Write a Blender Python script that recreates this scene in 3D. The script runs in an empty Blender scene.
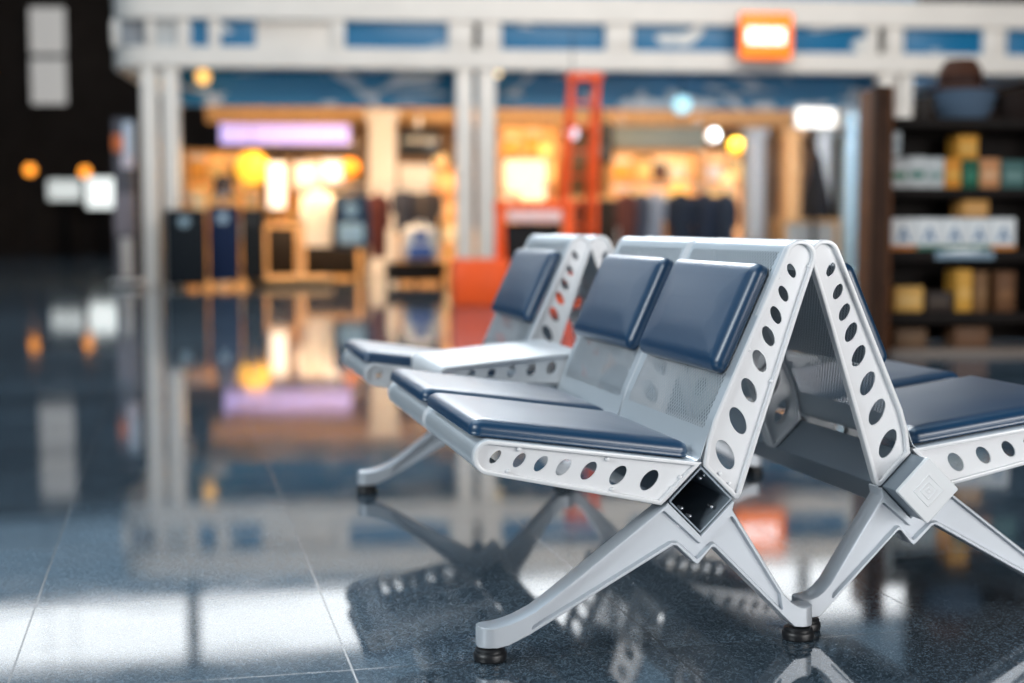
import bpy, bmesh, math, random
from mathutils import Vector, Matrix
random.seed(7)
S = bpy.context.scene
COL = S.collection
PI = math.pi

# ------------------------------------------------------------------ camera geometry
F, CX, CY, H = 1450.0, 512.0, 341.5, 0.81
VX, VY = 170.0, 227.0
_p = math.atan((CY - VY) / F)
_yc = Vector(((VX - CX) / F, -(VY - CY) / F, 1)).normalized()
_zc = Vector((0, math.cos(_p), -math.sin(_p)))
_xc = -_yc.cross(_zc); _xc.normalize()
M = Matrix((_xc, _yc, _zc))                     # camera (right, up, forward) -> world
O = Vector((0, 0, H))
def ray(u, v): return M @ Vector(((u - CX) / F, -(v - CY) / F, 1))
RIGHT, UP, FWD = M.col[0].copy(), M.col[1].copy(), M.col[2].copy()
cam = bpy.data.objects.new('camera', bpy.data.cameras.new('camera')); COL.objects.link(cam)
cam.matrix_world = Matrix.Translation(O) @ Matrix((RIGHT, UP, -FWD)).transposed().to_4x4()
cam.data.sensor_width = 36; cam.data.lens = F / 1024 * 36
cam.data.dof.use_dof = True; cam.data.dof.focus_distance = 2.81; cam.data.dof.aperture_fstop = 1.55
cam.data.clip_start = .05; cam.data.clip_end = 300
S.camera = cam
S.view_settings.view_transform = 'Standard'; S.view_settings.look = 'None'
S.view_settings.gamma = 1; S.view_settings.use_curve_mapping = False; S.view_settings.exposure = 0.0

# ------------------------------------------------------------------ materials
def mat(name, col, rough=.5, metal=0., emit=None, es=1., spec=.5, coat=0., noise=0., nscale=40.):
    m = bpy.data.materials.new(name); m.use_nodes = True
    nt = m.node_tree; b = nt.nodes['Principled BSDF']
    b.inputs['Base Color'].default_value = (*col, 1); b.inputs['Roughness'].default_value = rough
    b.inputs['Metallic'].default_value = metal; b.inputs['Specular IOR Level'].default_value = spec
    b.inputs['Coat Weight'].default_value = coat
    if emit: b.inputs['Emission Color'].default_value = (*emit, 1); b.inputs['Emission Strength'].default_value = es
    if noise:
        tc = nt.nodes.new('ShaderNodeTexCoord'); n = nt.nodes.new('ShaderNodeTexNoise')
        n.inputs['Scale'].default_value = nscale; n.inputs['Detail'].default_value = 4
        mx = nt.nodes.new('ShaderNodeMixRGB'); mx.blend_type = 'MULTIPLY'; mx.inputs[0].default_value = noise
        mx.inputs[1].default_value = (*col, 1)
        nt.links.new(tc.outputs['Object'], n.inputs['Vector']); nt.links.new(n.outputs['Color'], mx.inputs[2])
        rr = nt.nodes.new('ShaderNodeValToRGB'); rr.color_ramp.elements[0].color = (.45, .45, .45, 1); rr.color_ramp.elements[0].position = .3
        rr.color_ramp.elements[1].position = .7
        nt.links.new(n.outputs['Fac'], rr.inputs[0]); nt.links.new(rr.outputs[0], mx.inputs[2])
        nt.links.new(mx.outputs[0], b.inputs['Base Color'])
    return m

def nd(nt, typ, **kw):
    n = nt.nodes.new(typ)
    for k, v in kw.items():
        if k == 'op': n.operation = v
        elif k.startswith('i'): n.inputs[int(k[1:])].default_value = v
        else: setattr(n, k, v)
    return n

def floor_mat():
    m = bpy.data.materials.new('polished_granite'); m.use_nodes = True
    nt = m.node_tree; L = nt.links.new; b = nt.nodes['Principled BSDF']
    tc = nd(nt, 'ShaderNodeTexCoord'); sp = nd(nt, 'ShaderNodeSeparateXYZ'); L(tc.outputs['Object'], sp.inputs[0])
    def grid(sock, off, per):
        a = nd(nt, 'ShaderNodeMath', op='SUBTRACT', i1=off); L(sock, a.inputs[0])
        d = nd(nt, 'ShaderNodeMath', op='DIVIDE', i1=per); L(a.outputs[0], d.inputs[0])
        fl = nd(nt, 'ShaderNodeMath', op='FLOOR'); L(d.outputs[0], fl.inputs[0])
        pp = nd(nt, 'ShaderNodeMath', op='PINGPONG', i1=.5); L(d.outputs[0], pp.inputs[0])
        mm = nd(nt, 'ShaderNodeMath', op='MULTIPLY', i1=per); L(pp.outputs[0], mm.inputs[0])
        return mm.outputs[0], fl.outputs[0]
    dx, ix = grid(sp.outputs[0], .311, .606); dy, iy = grid(sp.outputs[1], 2.602, .6)
    mn = nd(nt, 'ShaderNodeMath', op='MINIMUM'); L(dx, mn.inputs[0]); L(dy, mn.inputs[1])
    gr = nd(nt, 'ShaderNodeMapRange', i1=.0010, i2=.0028); L(mn.outputs[0], gr.inputs[0])     # 0 in groove
    cid = nd(nt, 'ShaderNodeCombineXYZ'); L(ix, cid.inputs[0]); L(iy, cid.inputs[1])
    wn = nd(nt, 'ShaderNodeTexWhiteNoise'); L(cid.outputs[0], wn.inputs['Vector'])
    n1 = nd(nt, 'ShaderNodeTexNoise'); n1.inputs['Scale'].default_value = 260; n1.inputs['Detail'].default_value = 3
    n2 = nd(nt, 'ShaderNodeTexVoronoi'); n2.inputs['Scale'].default_value = 210
    n3 = nd(nt, 'ShaderNodeTexNoise'); n3.inputs['Scale'].default_value = 5; n3.inputs['Detail'].default_value = 5
    for n in (n1, n2, n3): L(tc.outputs['Object'], n.inputs['Vector'])
    ad = nd(nt, 'ShaderNodeMath', op='MULTIPLY_ADD', i1=.45, i2=0.); L(n2.outputs['Color'], ad.inputs[0]); L(n1.outputs['Fac'], ad.inputs[2])
    rp = nd(nt, 'ShaderNodeValToRGB'); e = rp.color_ramp.elements
    e[0].position = .46; e[0].color = (.010, .014, .020, 1); e[1].position = .90; e[1].color = (.15, .21, .265, 1)
    x = rp.color_ramp.elements.new(.68); x.color = (.036, .058, .080, 1)
    L(ad.outputs[0], rp.inputs[0])
    tv = nd(nt, 'ShaderNodeMapRange', i3=.75, i4=1.2); L(wn.outputs['Value'], tv.inputs[0])
    ml = nd(nt, 'ShaderNodeMixRGB', blend_type='MULTIPLY', i0=1.); L(rp.outputs[0], ml.inputs[1]); L(tv.outputs[0], ml.inputs[2])
    mg = nd(nt, 'ShaderNodeMixRGB'); mg.inputs[1].default_value = (.022, .024, .027, 1); L(gr.outputs[0], mg.inputs[0]); L(ml.outputs[0], mg.inputs[2])
    L(mg.outputs[0], b.inputs['Base Color'])
    # roughness: polished, a bit mottled, grooves matt
    r1 = nd(nt, 'ShaderNodeMapRange', i1=.3, i2=.75, i3=.02, i4=.06); L(n3.outputs['Fac'], r1.inputs[0])
    r2 = nd(nt, 'ShaderNodeMath', op='ADD', i1=.015); L(r1.outputs[0], r2.inputs[0])
    mr = nd(nt, 'ShaderNodeMix'); mr.inputs[2].default_value = .14; L(gr.outputs[0], mr.inputs[0]); L(r2.outputs[0], mr.inputs[3])
    L(mr.outputs[0], b.inputs['Roughness'])
    b.inputs['IOR'].default_value = 2.2
    return m

def perf_mat(col):
    """sheet steel with staggered punched holes; UV = (length along the sheet, width) in metres"""
    m = bpy.data.materials.new('perforated_steel'); m.use_nodes = True
    nt = m.node_tree; L = nt.links.new; b = nt.nodes['Principled BSDF']
    b.inputs['Base Color'].default_value = (*col, 1); b.inputs['Metallic'].default_value = .5; b.inputs['Roughness'].default_value = .36
    uv = nd(nt, 'ShaderNodeUVMap'); sp = nd(nt, 'ShaderNodeSeparateXYZ'); L(uv.outputs[0], sp.inputs[0])
    P = .0130
    def frac(sock, off):
        d = nd(nt, 'ShaderNodeMath', op='MULTIPLY_ADD', i1=1 / P, i2=off); L(sock, d.inputs[0])
        f = nd(nt, 'ShaderNodeMath', op='FRACT'); L(d.outputs[0], f.inputs[0])
        s = nd(nt, 'ShaderNodeMath', op='SUBTRACT', i1=.5); L(f.outputs[0], s.inputs[0]); return s.outputs[0]
    def dist(off):
        c = nd(nt, 'ShaderNodeCombineXYZ'); L(frac(sp.outputs[0], off), c.inputs[0]); L(frac(sp.outputs[1], off), c.inputs[1])
        l = nd(nt, 'ShaderNodeVectorMath', op='LENGTH'); L(c.outputs[0], l.inputs[0]); return l.outputs['Value']
    dm = nd(nt, 'ShaderNodeMath', op='MINIMUM'); L(dist(0.), dm.inputs[0]); L(dist(.5), dm.inputs[1])
    hole = nd(nt, 'ShaderNodeMath', op='LESS_THAN', i1=.27); L(dm.outputs[0], hole.inputs[0])
    def band(sock, lo, hi):
        a = nd(nt, 'ShaderNodeMath', op='GREATER_THAN', i1=lo); c = nd(nt, 'ShaderNodeMath', op='LESS_THAN', i1=hi)
        L(sock, a.inputs[0]); L(sock, c.inputs[0])
        d = nd(nt, 'ShaderNodeMath', op='MULTIPLY'); L(a.outputs[0], d.inputs[0]); L(c.outputs[0], d.inputs[1]); return d.outputs[0]
    s1 = band(sp.outputs[0], SEAT_S[0], SEAT_S[1]); s2 = band(sp.outputs[0], SEAT_S[2], SEAT_S[3])
    mx = nd(nt, 'ShaderNodeMath', op='MAXIMUM'); L(s1, mx.inputs[0]); L(s2, mx.inputs[1])
    w = nd(nt, 'ShaderNodeMath', op='MULTIPLY'); L(mx.outputs[0], w.inputs[0]); L(band(sp.outputs[1], .03, .502), w.inputs[1])
    fin = nd(nt, 'ShaderNodeMath', op='MULTIPLY'); L(hole.outputs[0], fin.inputs[0]); L(w.outputs[0], fin.inputs[1])
    al = nd(nt, 'ShaderNodeMath', op='SUBTRACT', i0=1.); L(fin.outputs[0], al.inputs[1]); L(al.outputs[0], b.inputs['Alpha'])
    return m

def swirl_mat(name, blue, white, scale, thr=.52, dist=3.):
    m = bpy.data.materials.new(name); m.use_nodes = True
    nt = m.node_tree; L = nt.links.new; b = nt.nodes['Principled BSDF']; b.inputs['Roughness'].default_value = .4
    tc = nd(nt, 'ShaderNodeTexCoord'); mp = nd(nt, 'ShaderNodeMapping'); mp.inputs['Scale'].default_value = scale
    n = nd(nt, 'ShaderNodeTexNoise'); n.inputs['Scale'].default_value = 1; n.inputs['Detail'].default_value = 1.5; n.inputs['Distortion'].default_value = dist
    L(tc.outputs['Object'], mp.inputs[0]); L(mp.outputs[0], n.inputs['Vector'])
    r = nd(nt, 'ShaderNodeValToRGB'); e = r.color_ramp.elements
    e[0].position = thr; e[0].color = (*blue, 1); e[1].position = thr + .05; e[1].color = (*white, 1)
    L(n.outputs['Fac'], r.inputs[0]); L(r.outputs[0], b.inputs['Base Color'])
    return m

def wood_mat(name, c0, c1, rough=.6, spec=.2):
    m = bpy.data.materials.new(name); m.use_nodes = True
    nt = m.node_tree; L = nt.links.new; b = nt.nodes['Principled BSDF']; b.inputs['Roughness'].default_value = rough; b.inputs['Specular IOR Level'].default_value = spec
    tc = nd(nt, 'ShaderNodeTexCoord'); mp = nd(nt, 'ShaderNodeMapping'); mp.inputs['Scale'].default_value = (14, 14, 2)
    n = nd(nt, 'ShaderNodeTexNoise'); n.inputs['Scale'].default_value = 3; n.inputs['Detail'].default_value = 6; n.inputs['Distortion'].default_value = .8
    L(tc.outputs['Object'], mp.inputs[0]); L(mp.outputs[0], n.inputs['Vector'])
    r = nd(nt, 'ShaderNodeValToRGB'); e = r.color_ramp.elements
    e[0].position = .35; e[0].color = (*c0, 1); e[1].position = .65; e[1].color = (*c1, 1)
    L(n.outputs['Fac'], r.inputs[0]); L(r.outputs[0], b.inputs['Base Color'])
    return m

# ------------------------------------------------------------------ mesh helpers
def obj(name, bm, m, parent=None, loc=(0, 0, 0), rotz=0, smooth=35):
    me = bm if isinstance(bm, bpy.types.Mesh) else bpy.data.meshes.new(name)
    if not isinstance(bm, bpy.types.Mesh):
        bmesh.ops.recalc_face_normals(bm, faces=bm.faces); bm.to_mesh(me); bm.free()
    me.name = name
    me.materials.clear()
    for x in (m if isinstance(m, (list, tuple)) else [m]): me.materials.append(x)
    if smooth:
        me.shade_smooth(); me.set_sharp_from_angle(angle=math.radians(smooth))
    o = bpy.data.objects.new(name, me); COL.objects.link(o); o.location = loc; o.rotation_euler = (0, 0, rotz)
    if parent: o.parent = parent
    return o

def tag(o, label, cat, group=None):
    o['label'] = label; o['category'] = cat
    if group: o['group'] = group
    return o

def thing(name, label, cat, loc=(0, 0, 0), rotz=0, group=None):
    o = bpy.data.objects.new(name, None); COL.objects.link(o); o.location = loc; o.rotation_euler = (0, 0, rotz)
    o.empty_display_size = .1
    return tag(o, label, cat, group)

def struct(name, bm, m, **k):
    o = obj(name, bm, m, **k); o['kind'] = 'structure'; return o

def box(bm, x0, x1, y0, y1, z0, z1, bev=0., mi=0, seg=2):
    b = bmesh.new(); bmesh.ops.create_cube(b, size=1)
    for v in b.verts: v.co = Vector(((x0 + x1) / 2 + v.co.x * (x1 - x0), (y0 + y1) / 2 + v.co.y * (y1 - y0), (z0 + z1) / 2 + v.co.z * (z1 - z0)))
    if bev: bmesh.ops.bevel(b, geom=b.edges[:], offset=bev, segments=seg, affect='EDGES', profile=.5)
    for f in b.faces: f.material_index = mi
    join(bm, b); return bm

def join(bm, b, mat4=None):
    vm = {}
    for v in b.verts: vm[v] = bm.verts.new(mat4 @ v.co if mat4 else v.co)
    for f in b.faces:
        try:
            g = bm.faces.new([vm[v] for v in f.verts]); g.material_index = f.material_index; g.smooth = f.smooth
        except ValueError: pass
    b.free()

def B(*a, **k): return box(bmesh.new(), *a, **k)

def lathe(bm, prof, c=(0, 0, 0), n=24, axis='Z', mi=0):
    rings = []
    for r, z in prof:
        ring = []
        for i in range(n):
            a = 2 * PI * i / n; p = Vector((r * math.cos(a), r * math.sin(a), z))
            if axis == 'Y': p = Vector((p.x, -p.z, p.y))
            if axis == 'X': p = Vector((p.z, p.x, p.y))
            ring.append(bm.verts.new(p + Vector(c)))
        rings.append(ring)
    for a, b in zip(rings, rings[1:]):
        for i in range(n):
            f = bm.faces.new((a[i], a[(i + 1) % n], b[(i + 1) % n], b[i])); f.material_index = mi
    for ring in (rings[0], rings[-1]):
        f = bm.faces.new(ring); f.material_index = mi
    return bm

def tube(bm, pts, r, n=10, mi=0):
    pts = [Vector(p) for p in pts]; rings = []; prev = None
    for i, p in enumerate(pts):
        d = (pts[min(i + 1, len(pts) - 1)] - pts[max(i - 1, 0)]).normalized()
        ref = prev if prev else (Vector((0, 0, 1)) if abs(d.z) < .9 else Vector((1, 0, 0)))
        a = (ref - d * ref.dot(d)).normalized(); prev = a; b = d.cross(a)
        rr = r[i] if isinstance(r, (list, tuple)) else r
        rings.append([bm.verts.new(p + rr * (math.cos(2 * PI * k / n) * a + math.sin(2 * PI * k / n) * b)) for k in range(n)])
    for a, b in zip(rings, rings[1:]):
        for k in range(n):
            f = bm.faces.new((a[k], a[(k + 1) % n], b[(k + 1) % n], b[k])); f.material_index = mi
    bm.faces.new(rings[0]).material_index = mi; bm.faces.new(rings[-1]).material_index = mi
    return bm

def arc(c, r, a0, a1, n=10):
    return [(c[0] + r * math.cos(math.radians(a0 + (a1 - a0) * i / n)), c[1] + r * math.sin(math.radians(a0 + (a1 - a0) * i / n))) for i in range(n + 1)]

def fillet(pts, rad, closed=True, n=5):
    out = []; N = len(pts)
    for i, p in enumerate(pts):
        r = rad[i] if isinstance(rad, (list, tuple)) else rad
        if r <= 0 or (not closed and i in (0, N - 1)): out.append(p); continue
        P = Vector(p); A = Vector(pts[i - 1]); C = Vector(pts[(i + 1) % N])
        a = (A - P); c = (C - P); la, lc = a.length, c.length; a.normalize(); c.normalize()
        ang = a.angle(c)
        if ang > math.radians(176): out.append(p); continue
        t = min(r / math.tan(ang / 2), la * .48, lc * .48)
        for k in range(n + 1):
            s = k / n; q = (1 - s) ** 2 * (P + a * t) + 2 * s * (1 - s) * P + s * s * (P + c * t); out.append((q.x, q.y))
    return out

def inset(pts, d):
    """move a closed outline inwards by d"""
    N = len(pts); area = sum(pts[i][0] * pts[(i + 1) % N][1] - pts[(i + 1) % N][0] * pts[i][1] for i in range(N))
    sg = 1 if area > 0 else -1; out = []
    for i in range(N):
        p = Vector(pts[i]); a = (p - Vector(pts[i - 1])); c = (Vector(pts[(i + 1) % N]) - p)
        if a.length < 1e-7: a = c
        if c.length < 1e-7: c = a
        a.normalize(); c.normalize(); na = Vector((-a.y, a.x)) * sg; nc = Vector((-c.y, c.x)) * sg
        m = (na + nc)
        if m.length < 1e-5: m = na
        m.normalize(); k = max(.5, m.dot(na)); q = p + m * (d / k); out.append((q.x, q.y))
    return out

def cut_plate(splines, half, bev=0.):
    """flat plate in x-z with holes, +-half thick in y (built as a filled 2D curve)"""
    cu = bpy.data.curves.new('plate', 'CURVE'); cu.dimensions = '2D'; cu.fill_mode = 'BOTH'; cu.extrude = half; cu.bevel_depth = bev; cu.bevel_resolution = 1
    if bev: cu.offset = -bev
    for pts in splines:
        s = cu.splines.new('POLY'); s.points.add(len(pts) - 1); s.use_cyclic_u = True
        for q, p in zip(s.points, pts): q.co = (p[0], p[1], 0, 1)
    o = bpy.data.objects.new('plate', cu); COL.objects.link(o); bpy.context.view_layer.update()
    me = bpy.data.meshes.new_from_object(o.evaluated_get(bpy.context.evaluated_depsgraph_get()))
    bpy.data.objects.remove(o); bpy.data.curves.remove(cu)
    bm = bmesh.new(); bm.from_mesh(me); bpy.data.meshes.remove(me)
    for v in bm.verts: v.co = Vector((v.co.x, v.co.z, v.co.y))
    bmesh.ops.remove_doubles(bm, verts=bm.verts[:], dist=1e-6)
    return bm

def ellipse(c, a, b, ang, n=28):
    ca, sa = math.cos(math.radians(ang)), math.sin(math.radians(ang))
    return [(c[0] + a * math.cos(2 * PI * i / n) * ca - b * math.sin(2 * PI * i / n) * sa, c[1] + a * math.cos(2 * PI * i / n) * sa + b * math.sin(2 * PI * i / n) * ca) for i in range(n)]

def cushion(w, l, t, seg=7):
    """upholstered pad, w across, l long, t thick, base at z=0"""
    bm = bmesh.new()
    def rr(hw, hl, r):
        pts = []
        for cx, cy, a0 in ((hw - r, hl - r, 0), (-hw + r, hl - r, 90), (-hw + r, -hl + r, 180), (hw - r, -hl + r, 270)):
            pts += arc((cx, cy), r, a0, a0 + 90, seg)
        return pts
    hw, hl = w / 2, l / 2
    prof = [(.005, 0), (.001, .06), (-.0005, .14), (.0008, .19), (.0, .28), (-.0005, .42), (.0005, .56), (.003, .70), (.007, .81), (.013, .90), (.021, .97), (.030, 1.015)]
    m_ = min(hw, hl)
    for k in range(1, 11):
        f = .030 / m_ + (.96 - .030 / m_) * k / 10 * .82; prof.append((f * m_, 1.015 + .17 * (1 - (1 - f) ** 2)))
    rings = []
    for d, z in prof:
        rings.append([bm.verts.new((x, y, z * t)) for x, y in rr(hw - d, hl - d, max(.003, .022 - min(d, .018)) if d < .0299 else min(.028 + (d - .03) * .2, .85 * (m_ - d)))])
    for ring in rings[12:]:
        for v in ring:
            a, b = min(1, abs(v.co.x) / (hw - .03)), min(1, abs(v.co.y) / (hl - .03))
            v.co.z = t * (1.015 + .19 * (1 - a ** 2.6) * (1 - b ** 2.6))
    n = len(rings[0])
    for a, b in zip(rings, rings[1:]):
        for i in range(n): bm.faces.new((a[i], a[(i + 1) % n], b[(i + 1) % n], b[i]))
    bm.faces.new(rings[0]); bm.faces.new(rings[-1])
    return bm

# ------------------------------------------------------------------ materials in use
m_panel = mat('silver_paint', (.80, .81, .83), .36, .12)
m_leg = mat('cast_aluminium_paint', (.56, .60, .65), .40, .30)
m_beam = mat('beam_paint', (.26, .31, .36), .42, .35)
m_cap = mat('cap_plastic', (.88, .90, .92), .4)
m_vinyl = mat('navy_vinyl', (.002, .045, .115), .38, spec=.8, noise=.25, nscale=300)
_b = m_vinyl.node_tree.nodes['Principled BSDF']
_b.inputs['Sheen Weight'].default_value = .22; _b.inputs['Sheen Roughness'].default_value = .16; _b.inputs['Coat Weight'].default_value = .5; _b.inputs['Coat Roughness'].default_value = .32; _b.inputs['Sheen Tint'].default_value = (.95, .97, 1, 1)
m_rubber = mat('black_rubber', (.012, .013, .015), .4)
m_screw = mat('screw_steel', (.75, .77, .8), .25, .9)

# ------------------------------------------------------------------ the bench
XM = 1.213; Y0 = 2.58                                    # centre line between the two rows, near end
def P(pts): return [(x - XM, z) for x, z in pts]
# seat sheet: under the front, round the front roll, along the seat, up the back, over the top
path = [(.62, .3475)] + arc((.566, .388), .0315, 260, 98, 12) + [(.70, .4005)] + fillet([(.70, .4005), (.972, .3625), (1.0, .4435), (1.05, .555)], .02, False)[1:-1] + \
       [(1.05, .555)] + arc((1.1735, .7535), .0305, 156, 12, 12) + [(1.196, .725)]
acc = [0.]
for a, b in zip(path, path[1:]): acc.append(acc[-1] + math.dist(a, b))
def s_at(x, z): return acc[min(range(len(path)), key=lambda i: math.dist(path[i], (x, z)))]
SEAT_S = (.17, s_at(.972, .365) - .035, s_at(1.0, .4435) - .02, s_at(1.145, .766) - .004)
m_sheet = perf_mat((.62, .67, .71))
m_sheet_shaded = perf_mat((.085, .10, .12))          # rear face coloured dark to stand in for the shade behind the sheet
m_sheet_plain = mat('plain_steel', (.70, .74, .78), .33, .5)

def sheet_mesh(w=.532, t=.0008):
    bm = bmesh.new(); uvl = bm.loops.layers.uv.new('UVMap')
    N = len(path); nor = []
    for i in range(N):
        a = Vector(path[max(i - 1, 0)]); b = Vector(path[min(i + 1, N - 1)]); d = (b - a).normalized(); nor.append(Vector((-d.y, d.x)))
    rows = {}
    for side in (0, 1):
        for e in (0, 1):
            rows[side, e] = []
            for i in range(N):
                q = Vector(path[i]) + nor[i] * (t * side); rows[side, e].append(bm.verts.new((q.x - XM, (-w / 2, w / 2)[e], q.y)))
    def quad(vs, uvs, mi=0):
        f = bm.faces.new(vs); f.material_index = mi
        for l, u in zip(f.loops, uvs): l[uvl].uv = u
    for i in range(N - 1):
        for side in (0, 1):
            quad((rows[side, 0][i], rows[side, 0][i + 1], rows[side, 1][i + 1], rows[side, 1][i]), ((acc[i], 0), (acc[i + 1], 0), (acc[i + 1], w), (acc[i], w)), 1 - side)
        for e in (0, 1):
            quad((rows[0, e][i], rows[0, e][i + 1], rows[1, e][i + 1], rows[1, e][i]), ((0, 0),) * 4)
    for i in (0, N - 1): quad((rows[0, 0][i], rows[0, 1][i], rows[1, 1][i], rows[1, 0][i]), ((0, 0),) * 4)
    return bm

def framed_panel(outline, holes, screws):
    """cut plate with a raised rim all round and small screws inside the rim"""
    bm = cut_plate([outline] + holes, .0018)
    join(bm, cut_plate([outline, inset(outline, .0085)], .0085, .0018))
    for x, z in screws:
        lathe(bm, [(.001, .0045), (.0032, .004), (.0042, .002), (.0042, -.002), (.0032, -.004), (.001, -.0045)], (x, -.005, z), 10, 'Y', 1)
    return bm

seat_out = P([(.9770, .3633)] + arc((.566, .388), .033, 97, 262, 14) + [(.896, .2845), (.9070, .2940)])
seat_c = [(.576, .3877), (.6216, .3797), (.6628, .3718), (.7061, .3638), (.7553, .3549), (.8125, .3441), (.8746, .3323)]
seat_holes = [ellipse((x - XM, z), .0148 + .0085 * i / 6, .0075 + .0062 * i / 6, 47) for i, (x, z) in enumerate(seat_c)]
back_out = P(fillet([(.9805, .3555), (.988, .404), (1.0, .444)], [0, .02, 0], False) + arc((1.1735, .7535), .032, 156, -14, 14) + fillet([(1.18, .676), (1.09, .402), (1.058, .301)], [0, .5, 0], False) + [(1.0520, .2915), (1.0445, .2915)])
back_c = [(1.1578, .7266), (1.142, .6826), (1.1271, .6418), (1.1121, .6016), (1.0947, .5541), (1.0741, .4983), (1.0522, .4402), (1.0269, .3754)]
back_holes = [ellipse((x - XM, z), .0150 + .0165 * (i / 7) ** 1.2, .0078 + .0082 * (i / 7) ** 1.1, 116) for i, (x, z) in enumerate(back_c)]
seat_scr = P([(.62, .401), (.79, .376), (.60, .361), (.80, .3185), (.935, .336), (.920, .316)])
back_scr = P([(1.193, .735), (1.130, .715), (1.07, .577), (1.015, .339), (1.034, .319), (1.118, .515)])

def seat_frame(pa, pb):
    """matrix that lays a pad's base along pa->pb in x-z (pad length axis = local y)"""
    a, b = Vector((pa[0] - XM, 0, pa[1])), Vector((pb[0] - XM, 0, pb[1]))
    yv = (b - a).normalized(); xv = Vector((0, -1, 0)); zv = xv.cross(yv)
    m = Matrix((xv, yv, zv)).transposed().to_4x4(); m.translation = (a + b) / 2
    return m, (b - a).length

BENCH = [thing('airport_bench', 'silver airport bench facing left with navy cushions and an open beam end', 'bench', (XM, 3.6, 0)),
         thing('airport_bench', 'silver airport bench facing right, its beam end closed by a square embossed cap', 'bench', (XM, 3.6, 0))]
DY = (0, .06)                                            # the right bench stands a little further back
SW = .532
me_sheet = me_sp = me_bp = me_sc = me_bc = None
def add_seat(ymid, side):
    global me_sheet, me_sp, me_bp, me_sc, me_bc
    first = me_sheet is None
    if first:
        sh = obj('seat', sheet_mesh(SW), [m_sheet, m_sheet_shaded]); me_sheet = sh.data
    else:
        sh = bpy.data.objects.new('seat', me_sheet); COL.objects.link(sh)
    sh.parent = BENCH[side]; sh.location = (0, ymid + DY[side] - 3.6, 0); sh.rotation_euler = (0, 0, PI * side)
    kids = []
    if first:
        a = obj('seat_side_panel', framed_panel(seat_out, seat_holes, seat_scr), [m_panel, m_screw]); me_sp = a.data
        b = obj('back_side_panel', framed_panel(back_out, back_holes, back_scr), [m_panel, m_screw]); me_bp = b.data
        bm = cushion(.480, .434, .033); m4, _ = seat_frame((.535, .4245), (.960, .3665)); bm.transform(m4)
        c = obj('seat_cushion', bm, m_vinyl, smooth=80); me_sc = c.data
        bm = cushion(.474, .226, .034); m4, _ = seat_frame((1.0345, .5255), (1.1275, .7320)); bm.transform(m4)
        d = obj('back_cushion', bm, m_vinyl, smooth=80); me_bc = d.data
        kids = [a, b, c, d]
        a2 = a.copy(); COL.objects.link(a2); b2 = b.copy(); COL.objects.link(b2)
    else:
        for n_, me in (('seat_side_panel', me_sp), ('back_side_panel', me_bp), ('seat_cushion', me_sc), ('back_cushion', me_bc)):
            o = bpy.data.objects.new(n_, me); COL.objects.link(o); kids.append(o)
        a2 = kids[0].copy(); COL.objects.link(a2); b2 = kids[1].copy(); COL.objects.link(b2)
    hw = SW / 2 - .0055
    for o, dy in ((kids[0], -hw), (kids[1], -hw), (a2, hw), (b2, hw), (kids[2], 0), (kids[3], 0)):
        o.parent = sh; o.location = (0, dy, 0)
SLOTS = [Y0 + .266, Y0 + .266 + .54, Y0 + .266 + .54 * 2 + .45]      # two seats, the table, one seat
for side in (0, 1):
    for y in SLOTS: add_seat(y, side)
# the low tables between the seats
TW = .437; ty = Y0 + .54 * 2 + TW / 2
tab_out = P(fillet([(1.05, .4835), (.668, .4495), (.668, .3975), (1.05, .3975)], [.004, .03, .02, .01]))
tab_holes = [ellipse((.7 + .0535 * i - XM, .424 + .0035 * i), .0125 + .0012 * i, .0085 + .0008 * i, 62) for i in range(7)]
for side in (0, 1):
    bm = bmesh.new()
    pts = P([(1.055, .4825), (.69, .4495)] + arc((.69, .4265), .023, 95, 190, 6) + [(.672, .402), (.70, .400)])
    n = len(pts)
    for k in range(n - 1):
        for s0, s1 in ((0, .003),):
            a, b = Vector(pts[k]), Vector(pts[k + 1]); d = (b - a).normalized(); nn = Vector((-d.y, d.x)) * .003
            q = [a, b, b + nn, a + nn]
            v = [bm.verts.new((p.x, y, p.y)) for y in (-TW / 2, TW / 2) for p in q]
            for f in ((0, 1, 2, 3), (4, 5, 6, 7), (0, 1, 5, 4), (1, 2, 6, 5), (2, 3, 7, 6), (3, 0, 4, 7)): bm.faces.new([v[i] for i in f])
    t = obj('side_table', bm, m_panel, BENCH[side], (0, ty + DY[side] - 3.6, 0), PI * side, smooth=50)
    for dy in (-TW / 2 + .007, TW / 2 - .007):
        obj('table_side_panel', framed_panel(tab_out, tab_holes, []), [m_panel, m_screw], t, (0, dy, 0))
    obj('table_bracket', cut_plate([P([(.90, .40), (.915, .30), (.975, .358), (1.035, .30), (1.05, .40)])], .02), m_beam, t)
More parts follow.
